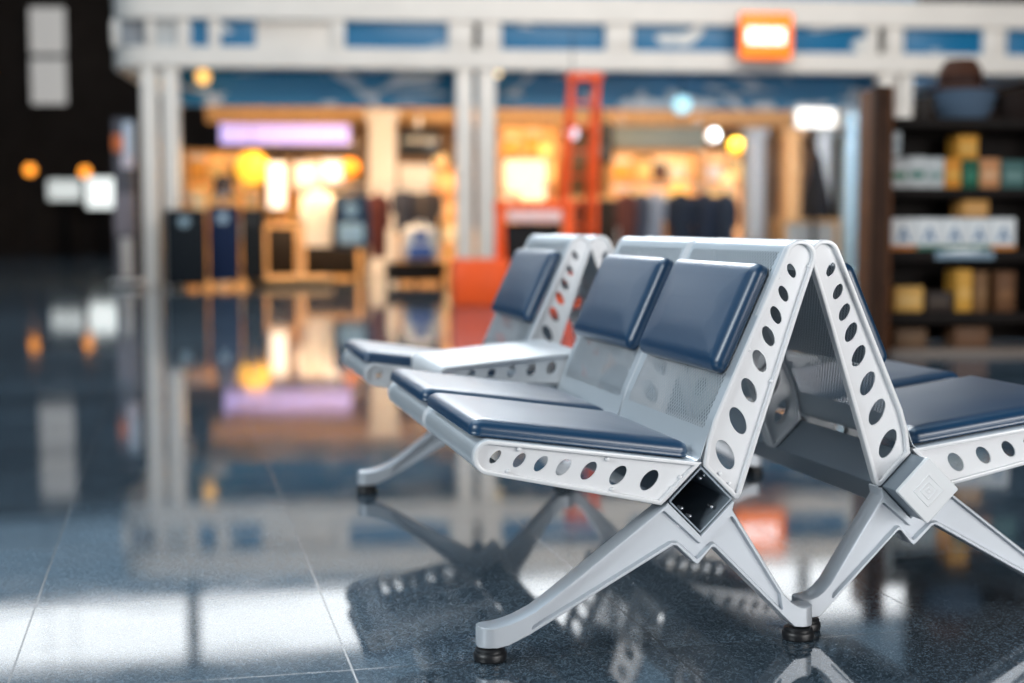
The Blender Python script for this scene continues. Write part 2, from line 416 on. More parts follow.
# beams: hollow square tubes set on edge
def diamond(c, h): return [(c[0], c[1] + h), (c[0] + h, c[1]), (c[0], c[1] - h), (c[0] - h, c[1])]
BC = (.9765 - XM, .2905)
YE = Y0 + .54 * 3 + .45
for side in (0, 1):
    bm = cut_plate([fillet(diamond(BC, .0645), .004), fillet(diamond(BC, .0600), .003)], (YE - Y0) / 2, 0)
    be = obj('beam', bm, m_beam, BENCH[side], (0, (YE + Y0) / 2 - 3.6, 0), PI * side, smooth=30)
    for x, z in ((.945, .273), (.962, .257), (1.006, .273), (.99, .336), (.982, .330)) if side == 0 else ():
        bm2 = bmesh.new(); lathe(bm2, [(.0035, 0), (.0035, .018), (.001, .02)], (0, 0, 0), 8, 'Y'); obj('beam_bolt', bm2, m_screw, be, (x - XM, -(YE - Y0) / 2 + .035, z))
    s = -1 if side == 0 else 1
    def cap_mesh(ysgn):
        bm = cut_plate([fillet(diamond(BC, .0670), .005)], .004, .002)
        for h0, h1 in ((.033, .0305), (.0185, .0165), (.0070, .0045)):
            join(bm, cut_plate([diamond(BC, h0), diamond(BC, h1)], .0066, .0006))
        return bm
    ends = (1,) if side == 0 else (-1, 1)               # the near end of the left beam has lost its cap
    for e in ends:
        yy = e * ((YE - Y0) / 2 + .004) * (1 if side == 0 else -1)
        obj('end_cap', cap_mesh(e), m_cap, be, (0, yy, 0), smooth=0)

def shoe(xs, z0, z1, zt):
    return [(xs[0], zt)] + [(x, z1) for x in xs[1:-1]] + [(xs[-1], z1 - .004), (xs[-1], z0 + .002)] + [(x, z0) for x in xs[-2:0:-1]]
LX = [.585, .572, .566, .560, .555, .551, .5475, .5450, .5435]
RX = [1.176, 1.190, 1.196, 1.202, 1.207, 1.211, 1.2145, 1.2170, 1.2185]
leg_out = P([(.905, .2830), (.68, .115), (.650, .0945), (.620, .0805), (.600, .0735)] + shoe(LX, .0290, .0680, .0700) + [(.577, .0285), (.60, .0325), (.639, .050),
              (.918, .2045), (.923, .2060), (.928, .2045), (.9645, .1695), (.9695, .1670), (.974, .1700), (.998, .1975), (1.002, .1985), (1.006, .1965), (1.151, .052), (1.172, .0320)]
             + shoe(RX, .0300, .0690, .0)[::-1][:-1] + [(1.178, .073), (1.166, .081), (1.150, .0975), (1.0405, .2690), (1.0445, .2850), (1.0410, .2870), (.9765, .2225), (.9100, .2890)])
rec_out = P([(.902, .2830), (.68, .115), (.658, .1010), (.637, .0650), (.640, .0505), (.918, .2045), (.928, .2045), (.9695, .1670), (1.002, .1985), (1.142, .0605), (1.1545, .0640), (1.148, .1015), (1.0405, .2690), (.9765, .2150)])
def leg_mesh(th=.056):
    bm = bmesh.new(); out = leg_out; N = len(out)
    rim = fillet(inset(rec_out, .0062), .006, True, 3); flo = inset(rim, .003); R_ = len(rim)
    y1 = th / 2
    def ring(p, y): return [bm.verts.new((x, y, z)) for x, z in p]
    e = inset(out, .0016)
    def wall(r0, r1):
        n = len(r0)
        for i in range(n): bm.faces.new((r0[i], r0[(i + 1) % n], r1[(i + 1) % n], r1[i]))
    def fill(*loops):
        es = []
        for f in loops:
            for i in range(len(f)): es.append(bm.edges.get((f[i], f[(i + 1) % len(f)])) or bm.edges.new((f[i], f[(i + 1) % len(f)])))
        bmesh.ops.triangle_fill(bm, use_beauty=True, use_dissolve=False, edges=es)
    for sgn in (1, -1):
        a = ring(out, 0); b = ring(out, sgn * (y1 - .002)); c = ring(e, sgn * y1); d = ring(rim, sgn * y1); f = ring(flo, sgn * (y1 - .010))
        wall(a, b); wall(b, c); wall(d, f); fill(c, d); fill(f)
    for v in bm.verts:                                   # the shoes end in a half round
        x = v.co.x + XM
        k = (.572 - x) / .0287 if x < .572 else ((x - 1.190) / .0287 if x > 1.190 else 0)
        if k > 0: v.co.y *= math.sqrt(max(.03, 1 - min(k, 1) ** 2))
    bmesh.ops.remove_doubles(bm, verts=bm.verts[:], dist=1e-6)
    return bm
def pad_mesh():
    bm = bmesh.new(); lathe(bm, [(.012, .034), (.012, .026), (.0255, .0255), (.0285, .022), (.0285, .018), (.031, .0155), (.032, .010), (.031, .003), (.028, 0)], n=28); return bm
for yl in (Y0 + .024, 4.36):
    for side in (0, 1):
        lg = obj('leg', leg_mesh(), m_leg, BENCH[side], (0, yl + DY[side] - 3.6, 0), PI * side, smooth=40)
        for x in (.570, 1.192): obj('foot_pad', pad_mesh(), m_rubber, lg, (x - XM, 0, 0))
        for x, z in ((.936, .245), (1.017, .245)):
            bm = bmesh.new(); lathe(bm, [(.0052, 0), (.0052, .006), (.0035, .008)], (0, 0, 0), 10, 'Y'); bm.transform(Matrix.Rotation(PI, 4, 'Z'))
            for dy in (-.0185, ):
                obj('leg_screw', bm, m_screw, lg, (x - XM, dy if side == 0 else -dy, z), PI * side)

# ------------------------------------------------------------------ hall: floor, far wall, windows
fm = floor_mat()
bm = bmesh.new(); vs = [bm.verts.new(p) for p in ((-45, -12, 0), (45, -12, 0), (45, 60, 0), (-45, 60, 0))]; bm.faces.new(vs)
struct('floor', bm, fm)
YW = 44.
m_dark = mat('dark_wall_panel', (.045, .036, .032), .7, spec=.1, noise=.5, nscale=1.5)
m_up = mat('glowing_upper_wall', (.25, .32, .40), .5, emit=(.105, .165, .225), es=1.5)  # glow put into the upper wall in place of light falling on it
m_win = mat('daylight_window', (.8, .85, .9), .4, emit=(.93, .97, 1.0), es=3.0)
m_mull = mat('mullion_grey', (.10, .12, .14), .5)
struct('wall_back', B(-45, 45, YW, YW + .3, 0, 7.8), m_dark)
struct('wall_back_upper', B(-45, 45, YW, YW + .3, 7.8, 10.25), m_up)
struct('wall_back_top', B(-45, 45, YW, YW + .3, 12.3, 15.5), m_up)
struct('window_8', B(1, 13.5, YW, YW + .3, 15.2, 23), mat('seat_glow', (.8, .85, .9), .4, emit=(.93, .97, 1.0), es=16.0))  # unseen glowing panel, added so the seat tops reflect white
struct('wall_back_dark', B(13.5, 45, YW, YW + .3, 15.5, 23), m_dark)
struct('wall_back_left', B(-45, 1, YW, YW + .3, 15.5, 23), m_up)
struct('wall_right', B(24, 24.3, -4, YW, 0, 20), m_dark)
xs = [-19.3, -12.7, -6.1, .48, 7.1, 13.7, 20.3, 26.9]
for i in range(len(xs) - 1):
    bm = bmesh.new(); box(bm, xs[i] + .18, xs[i + 1] - .18, YW + .05, YW + .2, 10.3, 12.2)
    w = struct('window_%d' % (i + 1), bm, m_win)
bm = bmesh.new()
box(bm, -45, 45, YW - .05, YW + .3, 10.1, 10.3, .02); box(bm, -45, 45, YW - .05, YW + .3, 12.2, 12.4, .02)
for x in xs: box(bm, x - .18, x + .18, YW - .05, YW + .3, 10.3, 12.2, .02)
box(bm, -45, xs[0] - .18, YW, YW + .3, 10.3, 12.2); box(bm, xs[-1] + .18, 45, YW, YW + .3, 10.3, 12.2)
struct('trim_1', bm, m_mull)

# world: soft grey-blue daylight through a glass roof
w = bpy.data.worlds.new('World'); S.world = w; w.use_nodes = True
nt = w.node_tree; bg = nt.nodes['Background']
tc = nd(nt, 'ShaderNodeTexCoord'); sp = nd(nt, 'ShaderNodeSeparateXYZ'); nt.links.new(tc.outputs['Generated'], sp.inputs[0])
r = nd(nt, 'ShaderNodeValToRGB'); e = r.color_ramp.elements
e[0].position = .0; e[0].color = (.22, .25, .30, 1); e[1].position = 1.; e[1].color = (.50, .60, .72, 1)
nt.links.new(sp.outputs[2], r.inputs[0]); nt.links.new(r.outputs[0], bg.inputs[0]); bg.inputs[1].default_value = .10

def area(name, loc, target, sx, sy, energy, col):
    l = bpy.data.lights.new(name, 'AREA'); l.shape = 'RECTANGLE'; l.size = sx; l.size_y = sy; l.energy = energy; l.color = col
    o = bpy.data.objects.new(name, l); COL.objects.link(o); o.location = loc
    o.rotation_euler = (Vector(target) - Vector(loc)).to_track_quat('-Z', 'Y').to_euler(); return o
area('hall_window_light', (7.5, -7.0, 2.9), (1.3, 3.0, .5), 8, 3.4, 900, (1, .985, .97))
area('hall_left_light', (-7.0, -.5, 4.4), (1.0, 3.4, .5), 4, 4, 580, (.90, .97, 1.0))
area('skylight', (-3.0, 11.0, 15.0), (-1.0, 7.0, 0), 16, 16, 1900, (.68, .86, 1.0))
area('storefront_fill_light', (5.5, 9.0, 7.0), (5.5, 21, 2.0), 10, 2.5, 780, (1, .94, .87))  # unseen fill lamp added to brighten the shop front

# ------------------------------------------------------------------ shop geometry
def campt(u, v, d): return O + ray(u, v) * d
A0 = campt(150, 227, 19.0); A0.z = 0
A1 = campt(880, 227, 19.9); A1.z = 0
SD = (A1 - A0).normalized(); TD = Vector((-SD.y, SD.x, 0)); TH = math.atan2(SD.y, SD.x)
def sh(u, v, t):
    """pixel -> (s, z) on the plane t metres behind the shop front"""
    n = TD; d = ray(u, v); k = ((A0 + TD * t) - O).dot(n) / d.dot(n); p = O + d * k
    return (p - A0).dot(SD), p.z
def W(s, t, z=0): return A0 + SD * s + TD * t + Vector((0, 0, z))
def sz(t): return ((A0 + TD * t) - O).dot(FWD) / F

m_white = mat('white_steel', (.80, .755, .705), .4, noise=.15, nscale=2)
m_blue = swirl_mat('blue_glass_wave', (.003, .15, .33), (.70, .70, .68), (1.1, 1.1, 3.0), .60, .6)
m_swirl = swirl_mat('ceiling_swirl', (.004, .19, .40), (.60, .66, .72), (.9, 1.5, 2.2), .55, 2.0)
m_tan = wood_mat('tan_wood', (.50, .28, .12), (.72, .44, .22))
m_brown = wood_mat('brown_wood', (.12, .045, .018), (.21, .085, .035))
m_dkbrown = wood_mat('dark_brown_wood', (.004, .0022, .0016), (.010, .005, .0035))
m_black = mat('matt_black', (.007, .007, .009), .6, spec=.2)
m_steel = mat('brushed_steel', (.55, .56, .58), .35, .8)

frame = thing('storefront', 'white steel shop front with paired columns and blue panels above', 'shop front', A0, TH)
def fs(u): return sh(u, 50, 0)[0]
ZB0, ZB1, ZT0, ZT1 = 2.90, 3.16, 3.52, 3.86
SR = fs(1075); RAD = .55
def ringbeam(z0, z1, d=.28):
    bm = bmesh.new(); pl = [(SR, 0)] + [(0.05, 0)] + [(.05 - RAD * math.sin(a), RAD - RAD * math.cos(a)) for a in [i * PI / 16 for i in range(1, 9)]] + [(.05 - RAD, 6.)]
    ins = []
    for i, p in enumerate(pl):
        a = Vector(pl[max(i - 1, 0)]); b = Vector(pl[min(i + 1, len(pl) - 1)]); q = (b - a).normalized(); ins.append((p[0] + q.y * d * 1, p[1] - q.x * d))
    N = len(pl); v = {}
    for k, (pp, z) in enumerate(((pl, z0), (pl, z1), (ins, z1), (ins, z0))): v[k] = [bm.verts.new((x, y, z)) for x, y in pp]
    for i in range(N - 1):
        for k in range(4): bm.faces.new((v[k][i], v[k][i + 1], v[(k + 1) % 4][i + 1], v[(k + 1) % 4][i]))
    for i in (0, N - 1): bm.faces.new([v[k][i] for k in range(4)])
    return bm
obj('beam', ringbeam(ZB0, ZB1), m_white, frame); obj('beam', ringbeam(ZT0, ZT1), m_white, frame)
def post(u0, u1, z0, z1, d=.22, t=0.03):
    s0, s1 = fs(u0), fs(u1); return B(s0, s1, t, t + d, z0, z1, .03)
for u0, u1, d in ((139, 155, .24), (160, 177, .24), (456, 473, .24), (478, 496, .24), (882, 899, .24), (903, 915, .24)):
    obj('column', post(u0, u1, 0, ZB0, d), m_white, frame)
for u0, u1 in ((176, 190), (208, 220), (330, 345), (448, 474), (480, 502), (606, 634), (868, 880), (888, 905), (985, 1008)):
    obj('post', post(u0, u1, ZB1, ZT0), m_white, frame)
for u0, u1 in ((190, 208), (220, 254), (345, 448), (502, 606), (634, 868), (905, 985), (1008, 1064)):
    obj('blue_panel', B(fs(u0) - .02, fs(u1) + .02, .12, .15, ZB1 - .02, ZT0 + .02, .004), m_blue, frame)
obj('post', B(-.49, -.36, .24, .40, ZB1, ZT0, .03), m_white, frame)
obj('post', B(-.02, .09, .03, .25, ZB1, ZT0, .03), m_white, frame)
obj('grey_panel', B(-.37, .0, .20, .23, ZB1 - .02, ZT0 + .02, .004), mat('grey_glass', (.26, .28, .31), .4), frame)
obj('grey_panel', B(fs(152), fs(178), .12, .15, ZB1 - .02, ZT0 + .02, .004), mat('pale_glass', (.50, .52, .53), .4), frame)
obj('white_panel', B(fs(254), fs(330) + .02, .12, .15, ZB1 - .02, ZT0 + .02, .004), m_white, frame)

# shop shell
SL, SRR, TDp = fs(165), SR, 11.2
def sstruct(name, bm, m): return struct(name, bm, m, loc=A0, rotz=TH)
sstruct('ceiling_shop', B(SL - .2, SR, .3, 6.2, 2.95, 3.05), m_swirl)
sstruct('trim_3', B(SL, fs(912), .85, .95, 2.46, 2.95), m_swirl)
sstruct('trim_2', B(SL - .2, SRR, 6.2, 6.5, 2.62, 3.05), m_tan)
sstruct('ceiling_shop_rear', B(SL - .2, SRR, 6.5, TDp + .2, 2.80, 2.9), m_tan)
sstruct('wall_shop_back', B(SL - .2, SRR, TDp, TDp + .2, 0, 2.9), mat('shop_back_wall', (.20, .12, .07), .6, noise=.4, nscale=2))
sstruct('wall_shop_right', B(SRR - .1, SRR + .1, .6, TDp, 0, 2.95), m_dkbrown)
sstruct('wall_shop_upper', B(SL - .3, SR + 3, .9, 1.1, 3.05, 3.95), m_dark)

def lampl(u, v, t, energy, col, size=.5):
    s, z = sh(u, v, t); p = W(s, t, z); return area('shop_lamp', p, p - Vector((0, 0, 1)), size, size, energy, col)
WARM = (1, .66, .36)
for k in range(8):                                       # unseen lamps added to brighten the goods, aimed into the shop
    sx = .8 + 1.35 * k; WARM = (1, .66, .36) if k < 6 else (.85, .90, 1.)
    area('shop_fill_light', W(sx, 1.15, 2.86), W(sx, 5.8, 1.3), .8, .15, 62, WARM)
    area('shop_fill_light', W(sx + .6, 6.7, 2.7), W(sx + .6, 10.5, .7), .8, .15, 40, WARM)

for sx in (1.45, 2.2): area('shop_fill_light', W(sx, 1.6, 2.86), W(sx, 1.15, .1), .5, .12, 110, (1, .62, .28))  # two more unseen lamps, added to brighten the low plinth

# ------------------------------------------------------------------ generic goods
def goods(name, label, cat, u0, u1, v0, v1, t, depth, build, group=None):
    """a thing whose front stands on plane t; build(parent, w, d, h) adds parts in local coordinates (x right, y away, z up)"""
    s0, z1 = sh(u0, v0, t); s1, z0 = sh(u1, v1, t)
    z0 = max(z0, 0.)
    o = thing(name, label, cat, W((s0 + s1) / 2, t + depth / 2, z0), TH, group); build(o, s1 - s0, depth, z1 - z0); return o

def M_(c, r=.5, e=None, es=1): return mat('goods_%02x%02x%02x' % tuple(min(255, int(x * 255)) for x in c), c, r, 0, e, es, spec=.2, noise=.12, nscale=8)

def suitcase(col, tagcol):
    mm, mt = M_(col, .6), M_(tagcol, .5)
    def f(o, w, d, h):
        hb = h * .86
        bm = bmesh.new(); box(bm, -w / 2, w / 2, -d / 2, d / 2, .06, hb, .05, 0, 4)
        for k in range(6):
            x = -w * .38 + w * .76 * k / 5; box(bm, x - .012, x + .012, -d / 2 - .008, d / 2 + .008, .14, hb - .08, .006)
        obj('shell', bm, mm, o)
        obj('zip', B(-w / 2 - .004, w / 2 + .004, -.012, .012, .07, hb - .01, .004), m_black, o)
        for sx in (-1, 1):
            for sy in (-1, 1):
                bm = bmesh.new(); lathe(bm, [(.02, -.016), (.032, -.012), (.032, .012), (.02, .016)], (sx * (w / 2 - .07), sy * (d / 2 - .06), .032), 16, 'X'); obj('wheel', bm, m_rubber, o)
        bm = bmesh.new(); tube(bm, [(-w * .2, 0, hb - .02), (-w * .2, 0, h - .02), (-w * .17, 0, h), (w * .17, 0, h), (w * .2, 0, h - .02), (w * .2, 0, hb - .02)], .011); obj('pull_handle', bm, m_steel, o)
        bm = bmesh.new(); lathe(bm, [(.001, .006), (.065, .006), (.07, .003), (.07, -.003)], (0, -d / 2 - .014, hb - .16), 24, 'Y'); obj('round_tag', bm, mt, o)
    return f
goods('suitcase', 'black upright suitcase with round tag beside the left white column', 'suitcase', 164, 205, 196, 290, -.45, .34, suitcase((.004, .008, .013), (.30, .42, .50)))
goods('suitcase', 'navy blue upright suitcase between the black and the charcoal suitcases', 'suitcase', 207, 239, 193, 286, .1, .34, suitcase((.006, .018, .062), (.42, .56, .68)))
goods('suitcase', 'charcoal upright suitcase right of the navy suitcase', 'suitcase', 241, 264, 196, 285, .25, .34, suitcase((.012, .013, .014), (.05, .05, .05)))

def board_sign(colr, es, frame_c=(.1, .1, .1), bar=None):
    me_ = mat('sign_face', colr, .5, 0, colr, es); mf = M_(frame_c)
    def f(o, w, d, h):
        obj('housing', B(-w / 2, w / 2, -d / 2 + .02, d / 2, 0, h, .015), mf, o)
        obj('lit_face', B(-w / 2 + .015, w / 2 - .015, -d / 2, -d / 2 + .03, .015, h - .015, .01), me_, o)
        if bar:
            mb = mat('sign_letters', bar, .5, 0, bar, 2.2)
            bm = bmesh.new(); n = 5
            for k in range(n):                              # blurred lettering: a row of thick strokes
                x0 = -w * .36 + w * .72 * k / n
                box(bm, x0, x0 + w * .72 / n * .86, -d / 2 - .012, -d / 2 + .005, h * .34, h * .66, .01)
            obj('lettering', bm, mb, o)
    return f
goods('shop_sign', 'square orange lit sign with white lettering on the upper beam', 'sign', 740, 793, 12, 60, -.36, .10, board_sign((1.0, .20, .012), .95, (.6, .1, .02), (1, .85, .85)))
goods('lit_sign', 'long lavender glowing sign hanging inside the shop', 'sign', 219, 351, 113, 145, 9.4, .12, board_sign((.56, .48, .98), .95, (.2, .18, .3)))

# standing banner left of the column
def totem(o, w, d, h):
    obj('panel', B(-w / 2, w / 2, -d / 2, d / 2, .06, h, .02), M_((.10, .10, .12)), o)
    obj('foot', B(-w * .7, w * .7, -.2, .2, 0, .05, .015), m_steel, o)
    for x0, x1, z0, z1, c, n_ in ((.0, .5, .78, .98, (.62, .74, .90), 'pale_patch'), (-.5, .0, .80, .90, (.75, .20, .07), 'orange_patch'), (-.1, .5, .70, .78, (.75, .70, .80), 'pale_patch'), (-.5, .5, .30, .55, (.22, .20, .23), 'grey_patch'), (-.2, .3, .04, .28, (.50, .47, .45), 'pale_patch')):
        obj(n_, B(x0 * w, x1 * w, -d / 2 - .012, -d / 2 + .004, z0 * h, z1 * h, .004), M_(c), o)
goods('advertising_stand', 'tall narrow advertising stand with pale and orange patches left of the left column', 'stand', 112, 137, 118, 284, .5, .12, totem)

# wall shelving with lit goods inside the shop
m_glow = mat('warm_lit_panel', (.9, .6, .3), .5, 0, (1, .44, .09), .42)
m_glow2 = mat('orange_lit_panel', (.9, .45, .1), .5, 0, (1, .36, .04), 1.5)
def shelf_unit(nsh, mwood, mback):
    def f(o, w, d, h):
        obj('back_panel', B(-w / 2, w / 2, d / 2 - .03, d / 2, 0, h, .005), mback, o)
        for sx in (-1, 1): obj('side_panel', B(sx * w / 2 - .03, sx * w / 2 + .03, -d / 2, d / 2, 0, h + .02, .006), mwood, o)
        for k in range(nsh + 1): obj('shelf', B(-w / 2 + .03, w / 2 - .03, -d / 2, d / 2 - .03, h * k / nsh - (.03 if k else 0), h * k / nsh + (.0 if k else .05), .005), mwood, o)
    return f
UN = []
def unit(label, u0, u1, v0, t, nsh, mw, mb, d=.45):
    s0, z1 = sh(u0, v0, t); s1, _ = sh(u1, v0, t)
    o = thing('display_shelf', label, 'shelf', W((s0 + s1) / 2, t + d / 2, 0), TH); shelf_unit(nsh, mw, mb)(o, s1 - s0, d, z1)
    UN.append((s0, s1, t, z1, nsh)); return o
unit('warm lit display shelf at the back under the lavender sign', 268, 352, 150, 9.6, 4, m_tan, m_glow)
unit('warm lit display shelf behind the suitcases', 185, 262, 150, 9.6, 4, m_tan, m_glow)
unit('warm lit display shelf just left of the middle columns', 400, 460, 165, 9.2, 4, m_tan, m_glow)
unit('warm lit display shelf between the middle columns and the red ladder', 500, 560, 125, 9.2, 5, m_tan, m_glow)
unit('wide warm lit display shelf under the grey hanging panel', 610, 700, 150, 9.2, 4, m_tan, m_glow)
unit('warm lit display shelf below the yellow globe lamp', 705, 748, 150, 9.2, 4, m_tan, m_glow)

pal = [(.80, .35, .06), (.85, .55, .20), (.75, .68, .60), (.12, .06, .04), (.55, .15, .04), (.80, .72, .50), (.20, .12, .10), (.9, .62, .25)]
palm = [M_(c, .45) for c in pal]
def carton(mm, ml):
    def f(o, w, d, h):
        obj('body', B(-w / 2, w / 2, -d / 2, d / 2, 0, h, .008), mm, o)
        obj('lid', B(-w / 2 - .004, w / 2 + .004, -d / 2 - .004, d / 2 + .004, h * .82, h + .004, .006), ml, o)
    return f
wh = ['under the lavender sign', 'behind the suitcases', 'left of the middle columns', 'left of the red ladder', 'under the grey hanging panel', 'below the yellow globe lamp']
cn = ['orange', 'amber', 'cream', 'dark brown', 'rust red', 'pale yellow', 'brown', 'golden']
for ui, (s0, s1, t, z1, nsh) in enumerate(UN):
    for k in range(1, nsh):
        x = s0 + .08
        while x < s1 - .3:
            ww = random.uniform(.18, .36); ci = random.randrange(len(pal)); hh = random.uniform(.55, .85) * z1 / nsh
            if x + ww > s1 - .06: break
            z = z1 * k / nsh
            o = thing('goods_box', 'small %s goods box on the lit shelf %s' % (cn[ci], wh[ui]), 'box', W(x + ww / 2, t + .19, z), TH, '%s boxes on the shelf %s' % (cn[ci], wh[ui]))
            carton(palm[ci], palm[(ci + 2) % 8])(o, ww, .26, hh)
            x += ww + random.uniform(.03, .16)

# bright panels and lamps inside
def lit_panel(colr, es):
    mm = mat('lit_panel', colr, .5, 0, colr, es)
    def f(o, w, d, h):
        obj('housing', B(-w / 2 - .02, w / 2 + .02, -d / 2 + .015, d / 2, -.02, h + .02, .01), m_steel, o)
        obj('diffuser', B(-w / 2, w / 2, -d / 2, -d / 2 + .03, 0, h, .01), mm, o)
        if o.location.z < 2.2: obj('stand', B(-.03, .03, -.02, d / 2, -o.location.z, .01, .005), m_black, o); obj('foot', B(-.2, .2, -.15, .2, -o.location.z, -o.location.z + .03, .008), m_black, o)
    return f
goods('light_box', 'tall white light box at the back under the lavender sign', 'light box', 268, 285, 163, 208, 8.6, .1, lit_panel((1, .93, .82), 1.25))
goods('light_box', 'small white light box right of the tall light box', 'light box', 294, 318, 163, 188, 8.8, .1, lit_panel((1, .85, .70), .75))
goods('light_box', 'white light box beside the pale inner column', 'light box', 322, 342, 161, 182, 8.8, .1, lit_panel((1, .92, .85), .9))
goods('light_box', 'cream light box right of the middle columns', 'light box', 505, 545, 160, 192, 6.0, .1, lit_panel((1, .82, .58), .8))
goods('light_box', 'small pale light box just above the red kiosk', 'light box', 520, 545, 190, 206, 5.0, .1, lit_panel((1, .75, .45), .9))
goods('ceiling_light', 'bright white ceiling light near the right wooden post', 'light', 797, 836, 109, 127, .35, .12, lit_panel((1, .97, .92), 1.6))
def globe(colr, es, top):
    mm = mat('lamp_globe', colr, .4, 0, colr, es)
    def f(o, w, d, h):
        r = w / 2; bm = bmesh.new()
        bmesh.ops.create_uvsphere(bm, u_segments=20, v_segments=12, radius=r)
        for v in bm.verts: v.co.z += r
        obj('globe', bm, mm, o)
        bm = bmesh.new(); lathe(bm, [(.03, 0), (.035, .05), (.012, .08)], (0, 0, 2 * r - .01), 14); tube(bm, [(0, 0, 2 * r + .06), (0, 0, top)], .008, 8); obj('cord', bm, m_black, o)
    return f
def lamp(label, u, v, t, r, colr, es):
    s, z = sh(u, v, t); o = thing('globe_lamp', label, 'lamp', W(s, t, z - r), TH)
    globe(colr, es, max(.2, (2.95 if t < 6 else 2.8) - z + r))(o, 2 * r, 0, 2 * r)
lamp('yellow globe lamp hanging beside a white one', 736, 146, 7, .13, (1, .52, .02), 2.4)
lamp('white globe lamp hanging left of the yellow one', 713, 136, 7, .11, (.85, .90, .92), 1.3)
lamp('pale blue globe lamp high under the blue ceiling', 682, 105, .55, .13, (.40, .72, .85), 1.2)
lamp('large golden globe lamp under the left end of the lavender sign', 252, 168, 7.5, .30, (1, .50, .04), 1.7)
lamp('small amber globe lamp high beside the left column', 203, 77, .55, .10, (1, .55, .15), 1.6)
lamp('orange globe lamp right of the pale light boxes', 350, 168, 7.5, .17, (1, .30, .02), 1.2)
lamp('warm globe lamp beside the right middle column', 497, 72, .55, .07, (1, .75, .4), 1.6)
lamp('small white globe lamp on the red ladder', 572, 133, -3.2, .075, (.88, .85, 1), 1.3)
lamp('golden globe lamp over the shelf left of the red ladder', 545, 150, 6.5, .12, (1, .6, .15), 1.3)
lamp('peach globe lamp low beside the yellow lamp', 728, 180, 6.5, .15, (1, .58, .25), 1.0)
lamp('amber globe lamp above the dark clothes', 680, 190, 6.0, .17, (1, .50, .08), 1.3)
lamp('golden globe lamp left of the dark television', 440, 160, 6.5, .12, (1, .62, .25), 1.0)

# pale inner column, television, hanging panels, speaker
def pillar(mm):
    def f(o, w, d, h):
        obj('shaft', B(-w / 2, w / 2, -d / 2, d / 2, .1, h - .1, .03), mm, o)
        obj('base', B(-w / 2 - .03, w / 2 + .03, -d / 2 - .03, d / 2 + .03, 0, .12, .02), mm, o)
        obj('capital', B(-w / 2 - .05, w / 2 + .05, -d / 2 - .03, d / 2 + .03, h - .14, h, .02), mm, o)
    return f
m_pale = mat('pale_plaster', (.72, .66, .62), .6)
m_greyp = mat('grey_plaster', (.30, .33, .36), .6)
def ground(name, label, cat, u0, u1, v0, t, depth, build, group=None):
    s0, z1 = sh(u0, v0, t); s1, _ = sh(u1, v0, t)
    o = thing(name, label, cat, W((s0 + s1) / 2, t + depth / 2, 0), TH, group); build(o, s1 - s0, depth, z1); return o
ground('pillar', 'pale square pillar inside the shop right of the lavender sign', 'pillar', 368, 396, 110, 5.2, .5, pillar(m_pale))
ground('pillar', 'grey square pillar inside the shop left of the dark dress', 'pillar', 748, 766, 128, 4.6, .4, pillar(m_greyp))
ground('pillar', 'tan square pillar right behind the dark dress', 'pillar', 786, 802, 128, 4.6, .4, pillar(m_tan))
ground('pillar', 'pale blue square pillar beside the brown shelf post', 'pillar', 848, 859, 112, 3.5, .3, pillar(mat('pale_blue_plaster', (.30, .44, .52), .5)))
ground('pillar', 'pale grey square pillar right of the dark dress', 'pillar', 818, 834, 128, 4.6, .4, pillar(mat('light_grey_plaster', (.50, .56, .60), .5)))
def tv(o, w, d, h):
    obj('casing', B(-w / 2, w / 2, -d / 2, d / 2, 0, h, .015), m_black, o)
    obj('screen', B(-w / 2 + .02, w / 2 - .02, -d / 2 - .004, -d / 2 + .01, .025, h - .02, .004), mat('dark_screen', (.03, .035, .04), .15), o)
    obj('mount', B(-.03, .03, -.02, .02, h - .01, h + .25, .006), m_steel, o)
goods('television', 'dark television hanging right of the pale inner pillar', 'television', 398, 440, 128, 157, 5.8, .08, tv)
goods('display_board', 'pale display board right of the pale inner pillar below the television', 'board', 399, 432, 164, 200, 5.4, .08,
      lambda o, w, d, h: (obj('face', B(-w / 2, w / 2, -d / 2, d / 2, 0, h, .015), m_pale, o), obj('stand', B(-.03, .03, 0, .04, -o.location.z, .02, .005), m_black, o), obj('foot', B(-.2, .2, -.15, .2, -o.location.z, -o.location.z + .03, .008), m_black, o)))
def hpanel(mm):
    def f(o, w, d, h):
        obj('board', B(-w / 2, w / 2, -d / 2, d / 2, 0, h, .015), mm, o)
        for sx in (-.42, .42): obj('hanger', B(sx * w - .012, sx * w + .012, -.012, .012, h - .01, h + .2, .003), m_steel, o)
    return f
goods('hanging_board', 'long grey green hanging panel over the wide lit shelf', 'panel', 614, 706, 126, 149, 5.7, .1, hpanel(mat('grey_green', (.20, .23, .21), .6)))
goods('hanging_board', 'dark hanging panel below the lavender sign', 'panel', 265, 362, 147, 158, 9.0, .1, hpanel(mat('dark_bronze', (.035, .022, .018), .6)))
def speaker(o, w, d, h):
    obj('cabinet', B(-w / 2, w / 2, -d / 2, d / 2, 0, h, .06, 0, 4), m_black, o)
    bm = bmesh.new(); lathe(bm, [(w * .32, 0), (w * .3, .02), (w * .1, .005)], (0, -d / 2, h * .35), 20, 'Y'); obj('woofer', bm, m_rubber, o)
    obj('bracket', B(-.02, .02, 0, .02, h - .02, h + .35, .005), m_black, o)
goods('loudspeaker', 'black loudspeaker hanging right of the red ladder', 'loudspeaker', 591, 614, 122, 163, 2.0, .3, speaker)

